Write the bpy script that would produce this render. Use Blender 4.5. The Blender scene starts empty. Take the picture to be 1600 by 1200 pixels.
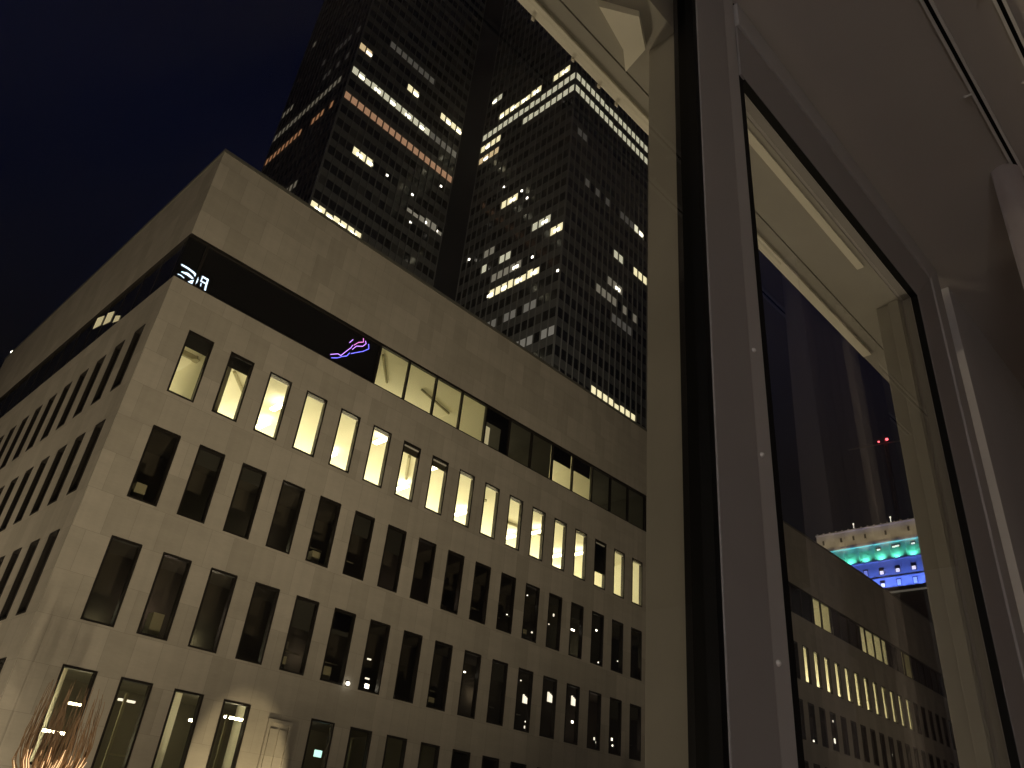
import bpy, math, random
from mathutils import Vector, Matrix
random.seed(7)
scn = bpy.context.scene
COL = scn.collection
CAM = Vector((-6.2970, -23.8848, -9.4451))      # eye of the photographer, metres; origin = roof corner line of the office block
GZ = -16.0                                       # street level

# ------------------------------------------------------------------ materials
def new_mat(name):
    m = bpy.data.materials.new(name); m.use_nodes = True
    nt = m.node_tree
    return m, nt, nt.nodes['Principled BSDF']

def pmat(name, col, rough=0.6, metal=0.0, var=0.0, scale=8.0, bump=0.0, spec=0.5):
    m, nt, b = new_mat(name)
    b.inputs['Base Color'].default_value = (*col, 1); b.inputs['Roughness'].default_value = rough
    b.inputs['Metallic'].default_value = metal; b.inputs['Specular IOR Level'].default_value = spec
    if var or bump:
        tc = nt.nodes.new('ShaderNodeTexCoord'); no = nt.nodes.new('ShaderNodeTexNoise')
        no.inputs['Scale'].default_value = scale; no.inputs['Detail'].default_value = 6
        nt.links.new(tc.outputs['Object'], no.inputs['Vector'])
        if var:
            r = nt.nodes.new('ShaderNodeMix'); r.data_type = 'RGBA'
            r.inputs['A'].default_value = (*[c*(1-var) for c in col], 1); r.inputs['B'].default_value = (*[min(1, c*(1+var)) for c in col], 1)
            nt.links.new(no.outputs['Fac'], r.inputs['Factor']); nt.links.new(r.outputs['Result'], b.inputs['Base Color'])
        if bump:
            bu = nt.nodes.new('ShaderNodeBump'); bu.inputs['Strength'].default_value = bump; bu.inputs['Distance'].default_value = 0.01
            nt.links.new(no.outputs['Fac'], bu.inputs['Height']); nt.links.new(bu.outputs['Normal'], b.inputs['Normal'])
    return m

def emat(name, col, strength):
    m, nt, b = new_mat(name)
    b.inputs['Base Color'].default_value = (0.8, 0.8, 0.8, 1)
    b.inputs['Emission Color'].default_value = (*col, 1); b.inputs['Emission Strength'].default_value = strength
    return m

def glass_mat(name, tint=(0.9, 0.92, 0.9), ior=1.45, rough=0.0):
    m = bpy.data.materials.new(name); m.use_nodes = True; nt = m.node_tree; nt.nodes.clear()
    o = nt.nodes.new('ShaderNodeOutputMaterial'); mx = nt.nodes.new('ShaderNodeMixShader')
    t = nt.nodes.new('ShaderNodeBsdfTransparent'); t.inputs['Color'].default_value = (*tint, 1)
    g = nt.nodes.new('ShaderNodeBsdfGlossy'); g.inputs['Roughness'].default_value = rough
    f = nt.nodes.new('ShaderNodeFresnel'); f.inputs['IOR'].default_value = ior
    nt.links.new(f.outputs[0], mx.inputs[0]); nt.links.new(t.outputs[0], mx.inputs[1]); nt.links.new(g.outputs[0], mx.inputs[2])
    nt.links.new(mx.outputs[0], o.inputs['Surface'])
    return m

def travertine(name, axis):
    """pale stone panels; axis 0: wall runs along x, axis 1: along y"""
    m, nt, b = new_mat(name)
    L = nt.links.new; N = nt.nodes.new
    tc = N('ShaderNodeTexCoord'); sp = N('ShaderNodeSeparateXYZ'); cb = N('ShaderNodeCombineXYZ')
    L(tc.outputs['Object'], sp.inputs[0]); L(sp.outputs[axis], cb.inputs[0]); L(sp.outputs[2], cb.inputs[1])
    br = N('ShaderNodeTexBrick'); br.offset = 0.5
    br.inputs['Color1'].default_value = (0.47, 0.43, 0.37, 1); br.inputs['Color2'].default_value = (0.385, 0.352, 0.298, 1)
    br.inputs['Mortar'].default_value = (0.29, 0.265, 0.225, 1)
    br.inputs['Scale'].default_value = 1.0; br.inputs['Mortar Size'].default_value = 0.006
    br.inputs['Mortar Smooth'].default_value = 0.4; br.inputs['Bias'].default_value = 0.1
    br.inputs['Brick Width'].default_value = 0.80; br.inputs['Row Height'].default_value = 1.2152
    L(cb.outputs[0], br.inputs['Vector'])
    no = N('ShaderNodeTexNoise'); no.inputs['Scale'].default_value = 1.0; no.inputs['Detail'].default_value = 8
    mp = N('ShaderNodeMapping'); mp.inputs['Scale'].default_value = (0.5, 0.5, 2.2)
    L(tc.outputs['Object'], mp.inputs[0]); L(mp.outputs[0], no.inputs['Vector'])
    n2 = N('ShaderNodeTexNoise'); n2.inputs['Scale'].default_value = 9; n2.inputs['Detail'].default_value = 5
    L(mp.outputs[0], n2.inputs['Vector'])
    ad = N('ShaderNodeMath'); ad.operation = 'MULTIPLY_ADD'; ad.inputs[1].default_value = 0.30; ad.inputs[2].default_value = 0.66
    L(no.outputs['Fac'], ad.inputs[0])
    a2 = N('ShaderNodeMath'); a2.operation = 'MULTIPLY_ADD'; a2.inputs[1].default_value = 0.16
    # rain streaks: noise drawn out along the height
    m3 = N('ShaderNodeMapping'); m3.inputs['Scale'].default_value = (3.2, 3.2, 0.16); n3 = N('ShaderNodeTexNoise'); n3.inputs['Scale'].default_value = 1.0; n3.inputs['Detail'].default_value = 7
    L(tc.outputs['Object'], m3.inputs[0]); L(m3.outputs[0], n3.inputs['Vector'])
    a3 = N('ShaderNodeMath'); a3.operation = 'MULTIPLY_ADD'; a3.inputs[1].default_value = 0.26; L(n3.outputs['Fac'], a3.inputs[0]); L(ad.outputs[0], a3.inputs[2])
    L(n2.outputs['Fac'], a2.inputs[0]); L(a3.outputs[0], a2.inputs[2])
    mu = N('ShaderNodeMix'); mu.data_type = 'RGBA'; mu.blend_type = 'MULTIPLY'; mu.inputs['Factor'].default_value = 1
    L(br.outputs['Color'], mu.inputs['A']); L(a2.outputs[0], mu.inputs['B']); L(mu.outputs['Result'], b.inputs['Base Color'])
    b.inputs['Roughness'].default_value = 0.62
    bu = N('ShaderNodeBump'); bu.inputs['Strength'].default_value = 0.25; bu.inputs['Distance'].default_value = 0.01
    L(n2.outputs['Fac'], bu.inputs['Height']); L(bu.outputs['Normal'], b.inputs['Normal'])
    return m

def curtain_wall(name, axis, h0):
    """dark glass and aluminium spandrels of the high-rise; cells 1.6 m x 3.78 m"""
    m, nt, b = new_mat(name); L = nt.links.new; N = nt.nodes.new
    tc = N('ShaderNodeTexCoord'); sp = N('ShaderNodeSeparateXYZ'); L(tc.outputs['Object'], sp.inputs[0])
    def math_(op, a, bv):
        n = N('ShaderNodeMath'); n.operation = op
        for i, v in enumerate((a, bv)):
            if v is None: continue
            if isinstance(v, (int, float)): n.inputs[i].default_value = v
            else: L(v, n.inputs[i])
        return n.outputs[0]
    hz = math_('DIVIDE', math_('SUBTRACT', sp.outputs[axis], h0), 1.6)
    vz = math_('DIVIDE', math_('SUBTRACT', TZ, sp.outputs[2]), 3.78)
    fv = math_('FRACT', vz, None); ih = math_('FLOOR', hz, None); iv = math_('FLOOR', vz, None)
    isglass = math_('LESS_THAN', fv, 0.53)
    cb = N('ShaderNodeCombineXYZ'); L(ih, cb.inputs[0]); L(iv, cb.inputs[1])
    wn = N('ShaderNodeTexWhiteNoise'); wn.noise_dimensions = '2D'; L(cb.outputs[0], wn.inputs['Vector'])
    pale = math_('GREATER_THAN', wn.outputs['Value'], 0.86)          # blinds drawn behind some panes
    gcol = N('ShaderNodeMix'); gcol.data_type = 'RGBA'; L(pale, gcol.inputs['Factor'])
    gcol.inputs['A'].default_value = (0.012, 0.012, 0.012, 1); gcol.inputs['B'].default_value = (0.05, 0.047, 0.04, 1)
    no = N('ShaderNodeTexNoise'); no.inputs['Scale'].default_value = 0.12; L(tc.outputs['Object'], no.inputs['Vector'])
    scol = N('ShaderNodeMix'); scol.data_type = 'RGBA'; L(no.outputs['Fac'], scol.inputs['Factor'])
    scol.inputs['A'].default_value = (0.065, 0.063, 0.056, 1); scol.inputs['B'].default_value = (0.105, 0.10, 0.088, 1)
    mx = N('ShaderNodeMix'); mx.data_type = 'RGBA'; L(isglass, mx.inputs['Factor'])
    L(scol.outputs['Result'], mx.inputs['A']); L(gcol.outputs['Result'], mx.inputs['B'])
    L(mx.outputs['Result'], b.inputs['Base Color'])
    rg = N('ShaderNodeMix'); L(isglass, rg.inputs['Factor']); rg.inputs['A'].default_value = 0.45; rg.inputs['B'].default_value = 0.12
    L(rg.outputs['Result'], b.inputs['Roughness'])
    return m

# ------------------------------------------------------------------ mesh builder
class MB:
    def __init__(s): s.v = []; s.f = []; s.m = []
    def quad(s, a, b, c, d, mi=0):
        n = len(s.v); s.v += [Vector(a), Vector(b), Vector(c), Vector(d)]; s.f.append((n, n+1, n+2, n+3)); s.m.append(mi)
    def poly(s, pts, mi=0):
        n = len(s.v); s.v += [Vector(p) for p in pts]; s.f.append(tuple(range(n, n+len(pts)))); s.m.append(mi)
    def box(s, x0, x1, y0, y1, z0, z1, mi=0, T=None):
        n = len(s.v)
        P = [(x0,y0,z0),(x1,y0,z0),(x1,y1,z0),(x0,y1,z0),(x0,y0,z1),(x1,y0,z1),(x1,y1,z1),(x0,y1,z1)]
        s.v += [T(*p) if T else Vector(p) for p in P]
        for f in ((0,3,2,1),(4,5,6,7),(0,1,5,4),(1,2,6,5),(2,3,7,6),(3,0,4,7)):
            s.f.append(tuple(n+i for i in f)); s.m.append(mi)
    def tube(s, pts, r, k=6, mi=0, r1=None):
        pts = [Vector(p) for p in pts]; n0 = len(s.v); N = len(pts)
        for i, p in enumerate(pts):
            d = (pts[min(i+1, N-1)] - pts[max(i-1, 0)]).normalized()
            a = d.cross(Vector((0.31, 0.52, 0.8))).normalized(); b = d.cross(a)
            rr = r if r1 is None else r + (r1-r)*i/(N-1)
            for j in range(k):
                t = 2*math.pi*j/k; s.v.append(p + a*math.cos(t)*rr + b*math.sin(t)*rr)
        for i in range(N-1):
            for j in range(k):
                s.f.append((n0+i*k+j, n0+i*k+(j+1) % k, n0+(i+1)*k+(j+1) % k, n0+(i+1)*k+j)); s.m.append(mi)
        s.f.append(tuple(n0+j for j in reversed(range(k)))); s.m.append(mi)
        s.f.append(tuple(n0+(N-1)*k+j for j in range(k))); s.m.append(mi)
    def lathe(s, c, prof, k=20, mi=0, T=None):
        n0 = len(s.v)
        for r, z in prof:
            for j in range(k):
                t = 2*math.pi*j/k; p = (c[0]+r*math.cos(t), c[1]+r*math.sin(t), c[2]+z)
                s.v.append(T(*p) if T else Vector(p))
        for i in range(len(prof)-1):
            for j in range(k):
                s.f.append((n0+i*k+j, n0+i*k+(j+1) % k, n0+(i+1)*k+(j+1) % k, n0+(i+1)*k+j)); s.m.append(mi)
    def mesh(s, name, mats, off=Vector((0,0,0)), bevel=0, smooth=False):
        me = bpy.data.meshes.new(name); me.from_pydata([tuple(v-off) for v in s.v], [], s.f)
        for mt in mats: me.materials.append(mt)
        for p, mi in zip(me.polygons, s.m): p.material_index = mi; p.use_smooth = smooth
        me.update(); return me
    def build(s, name, mats, parent=None, base=None, bevel=0.0, smooth=False):
        mats = mats if isinstance(mats, list) else [mats]
        off = Vector(base) if base is not None else (WL[parent.name].copy() if parent else Vector((0,0,0)))
        o = bpy.data.objects.new(name, s.mesh(name, mats, off, smooth=smooth)); COL.objects.link(o)
        if parent: o.parent = parent; o.location = off - WL[parent.name]
        else: o.location = off
        WL[o.name] = off
        if bevel:
            md = o.modifiers.new('bevel', 'BEVEL'); md.width = bevel; md.segments = 2; md.limit_method = 'ANGLE'
        return o
WL = {}
def thing(name, loc, label, cat, group=None):
    o = bpy.data.objects.new(name, None); COL.objects.link(o); o.location = loc; WL[o.name] = Vector(loc)
    o['label'] = label; o['category'] = cat
    if group: o['group'] = group
    return o
def tag(o, label, cat, group=None):
    o['label'] = label; o['category'] = cat
    if group: o['group'] = group
    return o
def struct(o): o['kind'] = 'structure'; return o
def place(name, me, loc, parent):
    o = bpy.data.objects.new(name, me); COL.objects.link(o); o.parent = parent
    o.location = Vector(loc) - WL[parent.name]; WL[o.name] = Vector(loc); return o
def lamp(kind, name, loc, energy, col, parent=None, radius=0.2, target=None, **kw):
    l = bpy.data.lights.new(name, kind); l.energy = energy; l.color = col
    if kind in ('POINT', 'SPOT'): l.shadow_soft_size = radius
    for k, v in kw.items(): setattr(l, k, v)
    o = bpy.data.objects.new(name, l); COL.objects.link(o)
    o.location = Vector(loc) - (WL[parent.name] if parent else Vector((0,0,0)))
    if parent: o.parent = parent
    if target is not None:
        o.rotation_euler = (Vector(target)-Vector(loc)).to_track_quat('-Z', 'Y').to_euler()
    return o

# ------------------------------------------------------------------ palette
STONE_X = travertine('travertine_long_side', 0); STONE_Y = travertine('travertine_short_side', 1)
COPING = pmat('lead_coping', (0.16, 0.155, 0.13), 0.5, 0.3, 0.2, 3)
BRONZE = pmat('dark_bronze_frame', (0.022, 0.018, 0.014), 0.45, 0.3)
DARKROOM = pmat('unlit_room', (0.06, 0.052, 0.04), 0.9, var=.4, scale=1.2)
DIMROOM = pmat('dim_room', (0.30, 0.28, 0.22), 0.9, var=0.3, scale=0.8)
CREAM = pmat('cream_office_wall', (0.84, 0.82, 0.69), 0.9)
SERVICE = pmat('ceiling_service_grey', (0.38, 0.36, 0.25), 0.8)
SMOKED = pmat('smoked_band_glass', (0.008, 0.008, 0.007), 0.06, spec=0.5)
GLASS = glass_mat('clear_pane', (0.95, 0.93, 0.86)); TGLASS = glass_mat('tinted_pane', (0.72, 0.70, 0.62))
BLIND = pmat('roller_blind', (0.16, 0.15, 0.12), 0.9); BLINDD = pmat('dark_roller_blind', (0.05, 0.05, 0.045), 0.9)
WHITE = pmat('white_rail', (0.75, 0.73, 0.65), 0.6)
HOT = emat('lamp_tube_bright', (1.0, 0.88, 0.56), 42.0)
TUBE = emat('lamp_tube_soft', (1.0, 0.90, 0.62), 9.0)
WARM = emat('lamp_tube_warm', (1.0, 0.85, 0.50), 10.0)
SPK = emat('small_lamp', (1.0, 0.93, 0.78), 6.0)
SPKM = emat('small_lamp_mid', (1.0, 0.93, 0.78), 2.2)
SPKD = emat('small_lamp_faint', (1.0, 0.92, 0.75), 1.2)
GREEN = emat('exit_panel', (0.55, 1.0, 0.9), 1.4)

# ================================================================== OFFICE BLOCK
office = thing('office_building', (0, 0, GZ), 'pale stone corner office block with slim tall windows, one row of them lit', 'building')
XE = 100.0; YE = 26.56
PITCH = 1.6; X0 = 1.1297; WW = 0.9153; WH = 2.40
def wx(i):
    if i <= 16: return X0 + PITCH*i
    if i <= 30: return X0 + PITCH*16 + 1.646*(i-16)
    return X0 + PITCH*16 + 1.646*14 + 1.69*(i-30)
NX = 56
Y0 = 0.982; QY = 1.6418; WY = 0.7836
def wy(j): return Y0 + QY*j
NY = 15
ROWS = [(2.378, 4.771), (-1.319, 1.121), (-4.981, -2.547), (-8.60, -6.2045)]
# parapet and strip-window edges creep up a little towards the ends, as surveyed from the photo
def zroof(t): return 12.60*(1+0.00135*min(t, 60))
def zbt(t): return 8.37*(1+0.0020*min(t, 30))
def zbb(t): return 6.42*(1+0.0013*min(t, 40))

wall = MB()
def facade(along, n, off, w, end, mi, skip=()):
    P = (lambda t, z: (t, 0, z)) if along == 'x' else (lambda t, z: (0, t, z))
    ts = [0.0]
    for i in range(n): ts += [off(i), off(i)+w]
    ts.append(end)
    zl = [GZ]
    for z0, z1 in reversed(ROWS): zl += [z0, z1]
    for a in range(len(ts)-1):
        t0, t1 = ts[a], ts[a+1]
        for k in range(len(zl)-1):
            if a % 2 == 1 and k % 2 == 1 and ((a-1)//2, 3-(k-1)//2) not in skip: continue
            wall.quad(P(t0, zl[k]), P(t1, zl[k]), P(t1, zl[k+1]), P(t0, zl[k+1]), mi)
        wall.quad(P(t0, zl[-1]), P(t1, zl[-1]), P(t1, zbb(t1)), P(t0, zbb(t0)), mi)
        wall.quad(P(t0, zbt(t0)), P(t1, zbt(t1)), P(t1, zroof(t1)), P(t0, zroof(t0)), mi)
        # sill and soffit of the recessed strip window
        D = 0.22
        I = (lambda t, z: (t, D, z)) if along == 'x' else (lambda t, z: (D, t, z))
        wall.quad(P(t0, zbb(t0)), P(t1, zbb(t1)), I(t1, zbb(t1)), I(t0, zbb(t0)), mi)
        wall.quad(P(t0, zbt(t0)), P(t1, zbt(t1)), I(t1, zbt(t1)), I(t0, zbt(t0)), 3)
facade('x', NX, wx, WW, XE, 0, skip={(4, 3)})
facade('y', NY, wy, WY, YE, 1)
# end wall, back and roof
wall.quad((0, YE, GZ), (XE, YE, GZ), (XE, YE, zroof(60)), (0, YE, zroof(YE)), 0)
wall.quad((XE, 0, GZ), (XE, YE, GZ), (XE, YE, zroof(60)), (XE, 0, zroof(60)), 1)
wall.poly([(0.3, 0.3, 12.3), (XE, 0.3, 12.3), (XE, YE, 12.3), (0.3, YE, 12.3)], 2)
# raised joint strip beside the corner
wall.box(-0.015, 0.37, -0.015, 0.02, GZ, 4.15, 0)
wall.build('wall', [STONE_X, STONE_Y, COPING, BRONZE], office)

cop = MB()
def coping(P0, P1, inn):
    a, b = Vector(P0), Vector(P1); i = Vector(inn)
    n = len(cop.v)
    out = -i.normalized()*0.03
    for p in (a, b):
        cop.v += [p+out+Vector((0,0,-0.10)), p+out+Vector((0,0,0.05)), p+i+Vector((0,0,0.05)), p+i+Vector((0,0,-0.10))]
    for f in ((0,1,5,4),(1,2,6,5),(2,3,7,6),(3,0,4,7),(0,3,2,1),(4,5,6,7)):
        cop.f.append(tuple(n+k for k in f)); cop.m.append(0)
for k in range(10):
    t0, t1 = k*6.0, (k+1)*6.0
    coping((t0+(0 if k else -0.03), 0, zroof(t0)), (t1, 0, zroof(t1)), (0, 0.35, 0))
coping((60.0, 0, zroof(60)), (XE, 0, zroof(60)), (0, 0.35, 0))
for k in range(4): coping((0, 0.36+k*6.55, zroof(k*6.55)), (0, 0.36+(k+1)*6.55, zroof((k+1)*6.55)), (0.35, 0, 0))
cop.build('coping', COPING, office)

# -- windows: one frame mesh per facade, copied
def frame_mesh(w, h, along):
    m = MB(); T = (lambda x, y, z: Vector((x, y, z))) if along == 'x' else (lambda x, y, z: Vector((y, x, z)))
    e = 0.012; t = 0.05; y0, y1 = -0.012, 0.17
    m.box(-e, t, y0, y1, -e, h+e, 0, T); m.box(w-t, w+e, y0, y1, -e, h+e, 0, T)
    m.box(t, w-t, y0, y1, -e, t, 0, T); m.box(t, w-t, y0, y1, h-t, h+e, 0, T)
    return m
def pane_mesh(w, h, along):
    m = MB(); T = (lambda x, y, z: Vector((x, y, z))) if along == 'x' else (lambda x, y, z: Vector((y, x, z)))
    m.quad(T(0.05, 0.10, 0.05), T(w-0.05, 0.10, 0.05), T(w-0.05, 0.10, h-0.05), T(0.05, 0.10, h-0.05)); return m
FX = frame_mesh(WW, WH, 'x').mesh('window', [BRONZE]); FY = frame_mesh(WY, WH, 'y').mesh('window', [BRONZE])
PX = pane_mesh(WW, WH, 'x').mesh('pane', [GLASS]); PY = pane_mesh(WY, WH, 'y').mesh('pane', [GLASS])
BL = {0: (0.50, 1), 1: (0.46, 1), 6: (0.36, 0), 7: (0.34, 0), 14: (1.55, 1)}     # lowered blinds: drop, tone
def window(i, r, along, own=True, rest=None):
    z0 = ROWS[r][0]
    loc = (wx(i), 0, z0) if along == 'x' else (0, wy(i), z0)
    if not own:
        rest.append((loc, along)); return
    w = place('window', FX if along == 'x' else FY, loc, office)
    place('pane', PX if along == 'x' else PY, loc, w)
    if along == 'x' and r == 0 and i <= 16:
        drop, tone = BL.get(i, (0.0, 0))
        if drop:
            b = MB(); b.box(loc[0]+0.055, loc[0]+WW-0.055, 0.115, 0.135, loc[2]+WH-0.055-drop, loc[2]+WH-0.055); b.build('blind', BLINDD if tone else BLIND, w)
        if i >= 2:
            b = MB(); b.box(loc[0]+0.055, loc[0]+WW-0.055, 0.055, 0.095, loc[2]+WH-0.15, loc[2]+WH-0.10); b.build('blind_rail', WHITE, w)
rest = []; count = 0
for r in range(4):
    for i in range(NX):
        if (i, r) == (4, 3): continue
        vis = i <= 16 and (r < 3 or i <= 11)
        if r == 0 and 29 <= i <= 42: vis = True
        window(i, r, 'x', vis, rest); count += vis
    for j in range(NY):
        lim = (10, 7, 5, 2)[r]
        own = j < lim and count < 100
        window(j, r, 'y', own, rest); count += own
rm = MB(); rp = MB()
for loc, al in rest:
    a = frame_mesh(WW if al == 'x' else WY, WH, al); b = pane_mesh(WW if al == 'x' else WY, WH, al)
    for src, dst in ((a, rm), (b, rp)):
        n = len(dst.v); dst.v += [v+Vector(loc) for v in src.v]; dst.f += [tuple(n+k for k in f) for f in src.f]; dst.m += src.m
rm.v += rp.v; n = len(rm.v)-len(rp.v); rm.f += [tuple(n+k for k in f) for f in rp.f]; rm.m += [1]*len(rp.f)
o = rm.build('window', [BRONZE, GLASS], office); o['kind'] = 'stuff'
# blank stone panel in the fourth bay of the lower row
b = MB(); X4 = wx(4)
b.box(X4+0.02, X4+WW-0.02, -0.02, 0.01, -8.6, -6.45); b.box(X4+0.02, X4+0.10, -0.09, -0.02, -8.6, -6.45); b.box(X4+WW-0.10, X4+WW-0.02, -0.09, -0.02, -8.6, -6.45)
b.box(X4+0.10, X4+WW-0.10, -0.09, -0.02, -6.55, -6.45); b.box(X4+0.15, X4+WW/2-0.03, -0.06, -0.02, -8.6, -6.72); b.box(X4+WW/2+0.03, X4+WW-0.15, -0.06, -0.02, -8.6, -6.72)
b.build('stone_panel', STONE_X, office)

# -- rooms behind the glass
def room(x0, x1, y0, y1, z0, z1, mat, name='room', open_side='y'):
    m = MB()
    m.quad((x0,y0,z1),(x0,y1,z1),(x1,y1,z1),(x1,y0,z1)); m.quad((x0,y0,z0),(x1,y0,z0),(x1,y1,z0),(x0,y1,z0))
    m.quad((x1,y0,z0),(x1,y0,z1),(x1,y1,z1),(x1,y1,z0))
    if open_side != 'x': m.quad((x0,y0,z0),(x0,y1,z0),(x0,y1,z1),(x0,y0,z1))
    m.quad((x0,y1,z0),(x0,y1,z1),(x1,y1,z1),(x1,y1,z0))
    if open_side == 'x': m.quad((x0,y0,z0),(x0,y0,z1),(x1,y0,z1),(x1,y0,z0))
    return m.build(name, mat, office)
def fixture(c, sx, sy, sz=0.07, mat=HOT, name='ceiling_lamp'):
    m = MB(); m.box(c[0]-sx/2, c[0]+sx/2, c[1]-sy/2, c[1]+sy/2, c[2]-sz/2, c[2]+sz/2)
    return m.build(name, mat, office)
ZC = 5.0
room(3.0, 27.9, 0.19, 7.5, 2.0, ZC, CREAM)                       # lit office floor
room(0.25, 2.35, 0.19, 5.5, 2.0, ZC, CREAM); 
room(2.4, 2.95, 0.19, 5.5, 2.0, ZC, CREAM)
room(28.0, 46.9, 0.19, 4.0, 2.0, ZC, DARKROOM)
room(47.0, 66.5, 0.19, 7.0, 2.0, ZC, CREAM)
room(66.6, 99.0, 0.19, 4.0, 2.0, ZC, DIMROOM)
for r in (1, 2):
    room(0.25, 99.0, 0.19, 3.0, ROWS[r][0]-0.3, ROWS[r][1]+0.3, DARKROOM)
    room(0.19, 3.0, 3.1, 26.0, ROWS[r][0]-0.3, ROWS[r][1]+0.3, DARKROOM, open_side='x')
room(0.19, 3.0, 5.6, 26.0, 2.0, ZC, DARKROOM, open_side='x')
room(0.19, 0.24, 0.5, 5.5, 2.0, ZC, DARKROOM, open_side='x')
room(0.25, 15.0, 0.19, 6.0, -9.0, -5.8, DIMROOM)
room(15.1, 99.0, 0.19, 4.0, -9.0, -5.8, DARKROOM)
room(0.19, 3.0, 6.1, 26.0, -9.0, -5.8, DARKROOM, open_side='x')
# lit ceiling lamps of the office floor (where the photo shows the hot spots)
for c in [(5.9,2.0),(6.4,3.9),(9.75,3.9),(10.1,0.75),(13.75,3.75),(13.1,0.9),(17.4,3.6),(21.0,3.7),(21.2,1.9),(24.4,3.4),(24.7,2.1),(8.0,5.6),(12.0,5.8),(15.6,5.4),(19.3,5.6),(26.6,5.2)]:
    fixture((c[0], c[1], ZC-0.30), 0.22, 0.8, mat=TUBE)
for c in [(52.0,6.2),(56,6.2),(60,6.2),(64,6.2)]: fixture((c[0], c[1], ZC-0.38), 0.24, 1.2)
fixture((1.5, 4.9, ZC-0.4), 0.9, 0.15, mat=WARM); fixture((2.67, 4.6, ZC-0.4), 0.3, 0.2, mat=WARM)
for x0, x1, y, z, e in [(3.2,27.6,6.9,3.0,760),(47.3,66,6.6,3.0,420),(9,15,5.4,6.9,40),(20,23,4.0,6.9,20),(15.4,19.7,3.6,6.9,7),(23.3,27.8,3.6,6.9,6),(1,9.5,5.4,-8.4,5),(.5,2.3,5.0,2.8,26),(49.2,52.2,4.5,6.9,30),(57.6,62.6,4.5,6.9,40)]:
    n = max(1, round((x1-x0)/6))
    for k in range(n):
        xx = x0+(x1-x0)*(k+.5)/n
        lamp('AREA', 'office_light', (xx, y, z), e/n*1.12, (1.0,.92,.66), office, target=(xx, y-3.2, z+2.6), shape='RECTANGLE', size=(x1-x0)/n*.9, size_y=1.0)  # unseen area fill added at the back to light the ceilings evenly
# ducts and beams on the ceilings
for c in [(0.4,2.3,1.75,0.12),(3.1,2.9,0,0)]:
    if c[3]: m = MB(); m.box(c[0], c[1], c[2], c[2]+c[3], ZC-0.2, ZC-0.005); m.build('ceiling_beam', SERVICE, office)
for p in [((2.42,1.2,ZC-.1),(2.93,3.0,ZC-.1)),((3.6,1.4,ZC-.1),(5.6,3.6,ZC-.1)),((12.0,1.2,ZC-.08),(13.5,3.2,ZC-.08)),((19.5,2.8,ZC-.08),(22.0,2.4,ZC-.08))]:
    m = MB(); m.tube(p, 0.07, 8); m.build('ceiling_duct', SERVICE, office)
for c in [(2.25,1.75),(2.8,2.2),(17.0,1.6),(27.4,1.9)]:
    m = MB(); m.lathe((c[0], c[1], ZC-0.22), [(0.0,0),(0.16,0),(0.16,0.06),(0.05,0.08),(0.05,0.21)], 14); m.build('ceiling_vent', SERVICE, office)
# things on the sills
for x, w_, h_ in [(14.2,0.45,0.35),(22.1,0.3,0.4)]:
    m = MB(); m.lathe((x, 0.45, 2.3), [(0.0,0),(w_*0.5,0.05),(w_*0.42,h_*0.6),(w_*0.2,h_),(0,h_*1.02)], 10); m.build('plant_pot', DARKROOM, office)

# -- strip window under the parapet
sw = MB()
for k in range(62):
    x = 0.72+1.6*k
    if 1 <= k < 5: continue
    sw.box(x-0.045, x+0.045, 0.03, 0.15, zbb(x)+0.06, zbt(x)-0.08)
seg = [0, 6, 12, 20, 30, 45, 60, XE]
for a, b_ in zip(seg, seg[1:]):
    n = len(sw.v)
    for z, t in ((zbb, 0.06), (zbt, -0.10)):
        n = len(sw.v)
        for x in (a, b_):
            s = 1 if t > 0 else -1
            sw.v += [Vector((x, 0.02, z(x)+0.002*s)), Vector((x, 0.16, z(x)+0.002*s)), Vector((x, 0.16, z(x)+t)), Vector((x, 0.02, z(x)+t))]
        for f in ((0,1,5,4),(1,2,6,5),(2,3,7,6),(3,0,4,7)): sw.f.append(tuple(n+q for q in f)); sw.m.append(0)
for k in range(16):
    y = 0.72+1.64*k
    sw.box(0.085, 0.15, y-0.03, y+0.03, zbb(y)+0.02, zbt(y)-0.02)
strip = sw.build('strip_window', BRONZE, office)
def bandpane(x0, x1, mat, za=0.0, zb=1.0, y=0.10):
    m = MB(); f = lambda x, t: zbb(x)+0.06+(zbt(x)-0.10-zbb(x)-0.06)*t
    m.quad((x0, y, f(x0, za)), (x1, y, f(x1, za)), (x1, y, f(x1, zb)), (x0, y, f(x0, zb)))
    return m.build('pane', mat, strip)
bandpane(0.005, 8.72, SMOKED)
for k in range(5, 17): bandpane(0.72+1.6*k+0.045, 0.72+1.6*(k+1)-0.045, GLASS)
bandpane(0.72+1.6*17+0.045, 49.2, SMOKED); bandpane(49.25, 52.2, GLASS); bandpane(52.25, 57.5, SMOKED); bandpane(57.55, 62.6, GLASS); bandpane(62.65, 66.0, SMOKED); bandpane(66.05, 68.0, GLASS); bandpane(68.05, XE-0.1, SMOKED)
m = MB(); m.quad((0.10, 0.02, zbb(0)+0.02), (0.10, YE-0.05, zbb(YE)+0.02), (0.10, YE-0.05, zbt(YE)-0.02), (0.10, 0.02, zbt(0)-0.02)); m.build('pane', SMOKED, strip)
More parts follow.
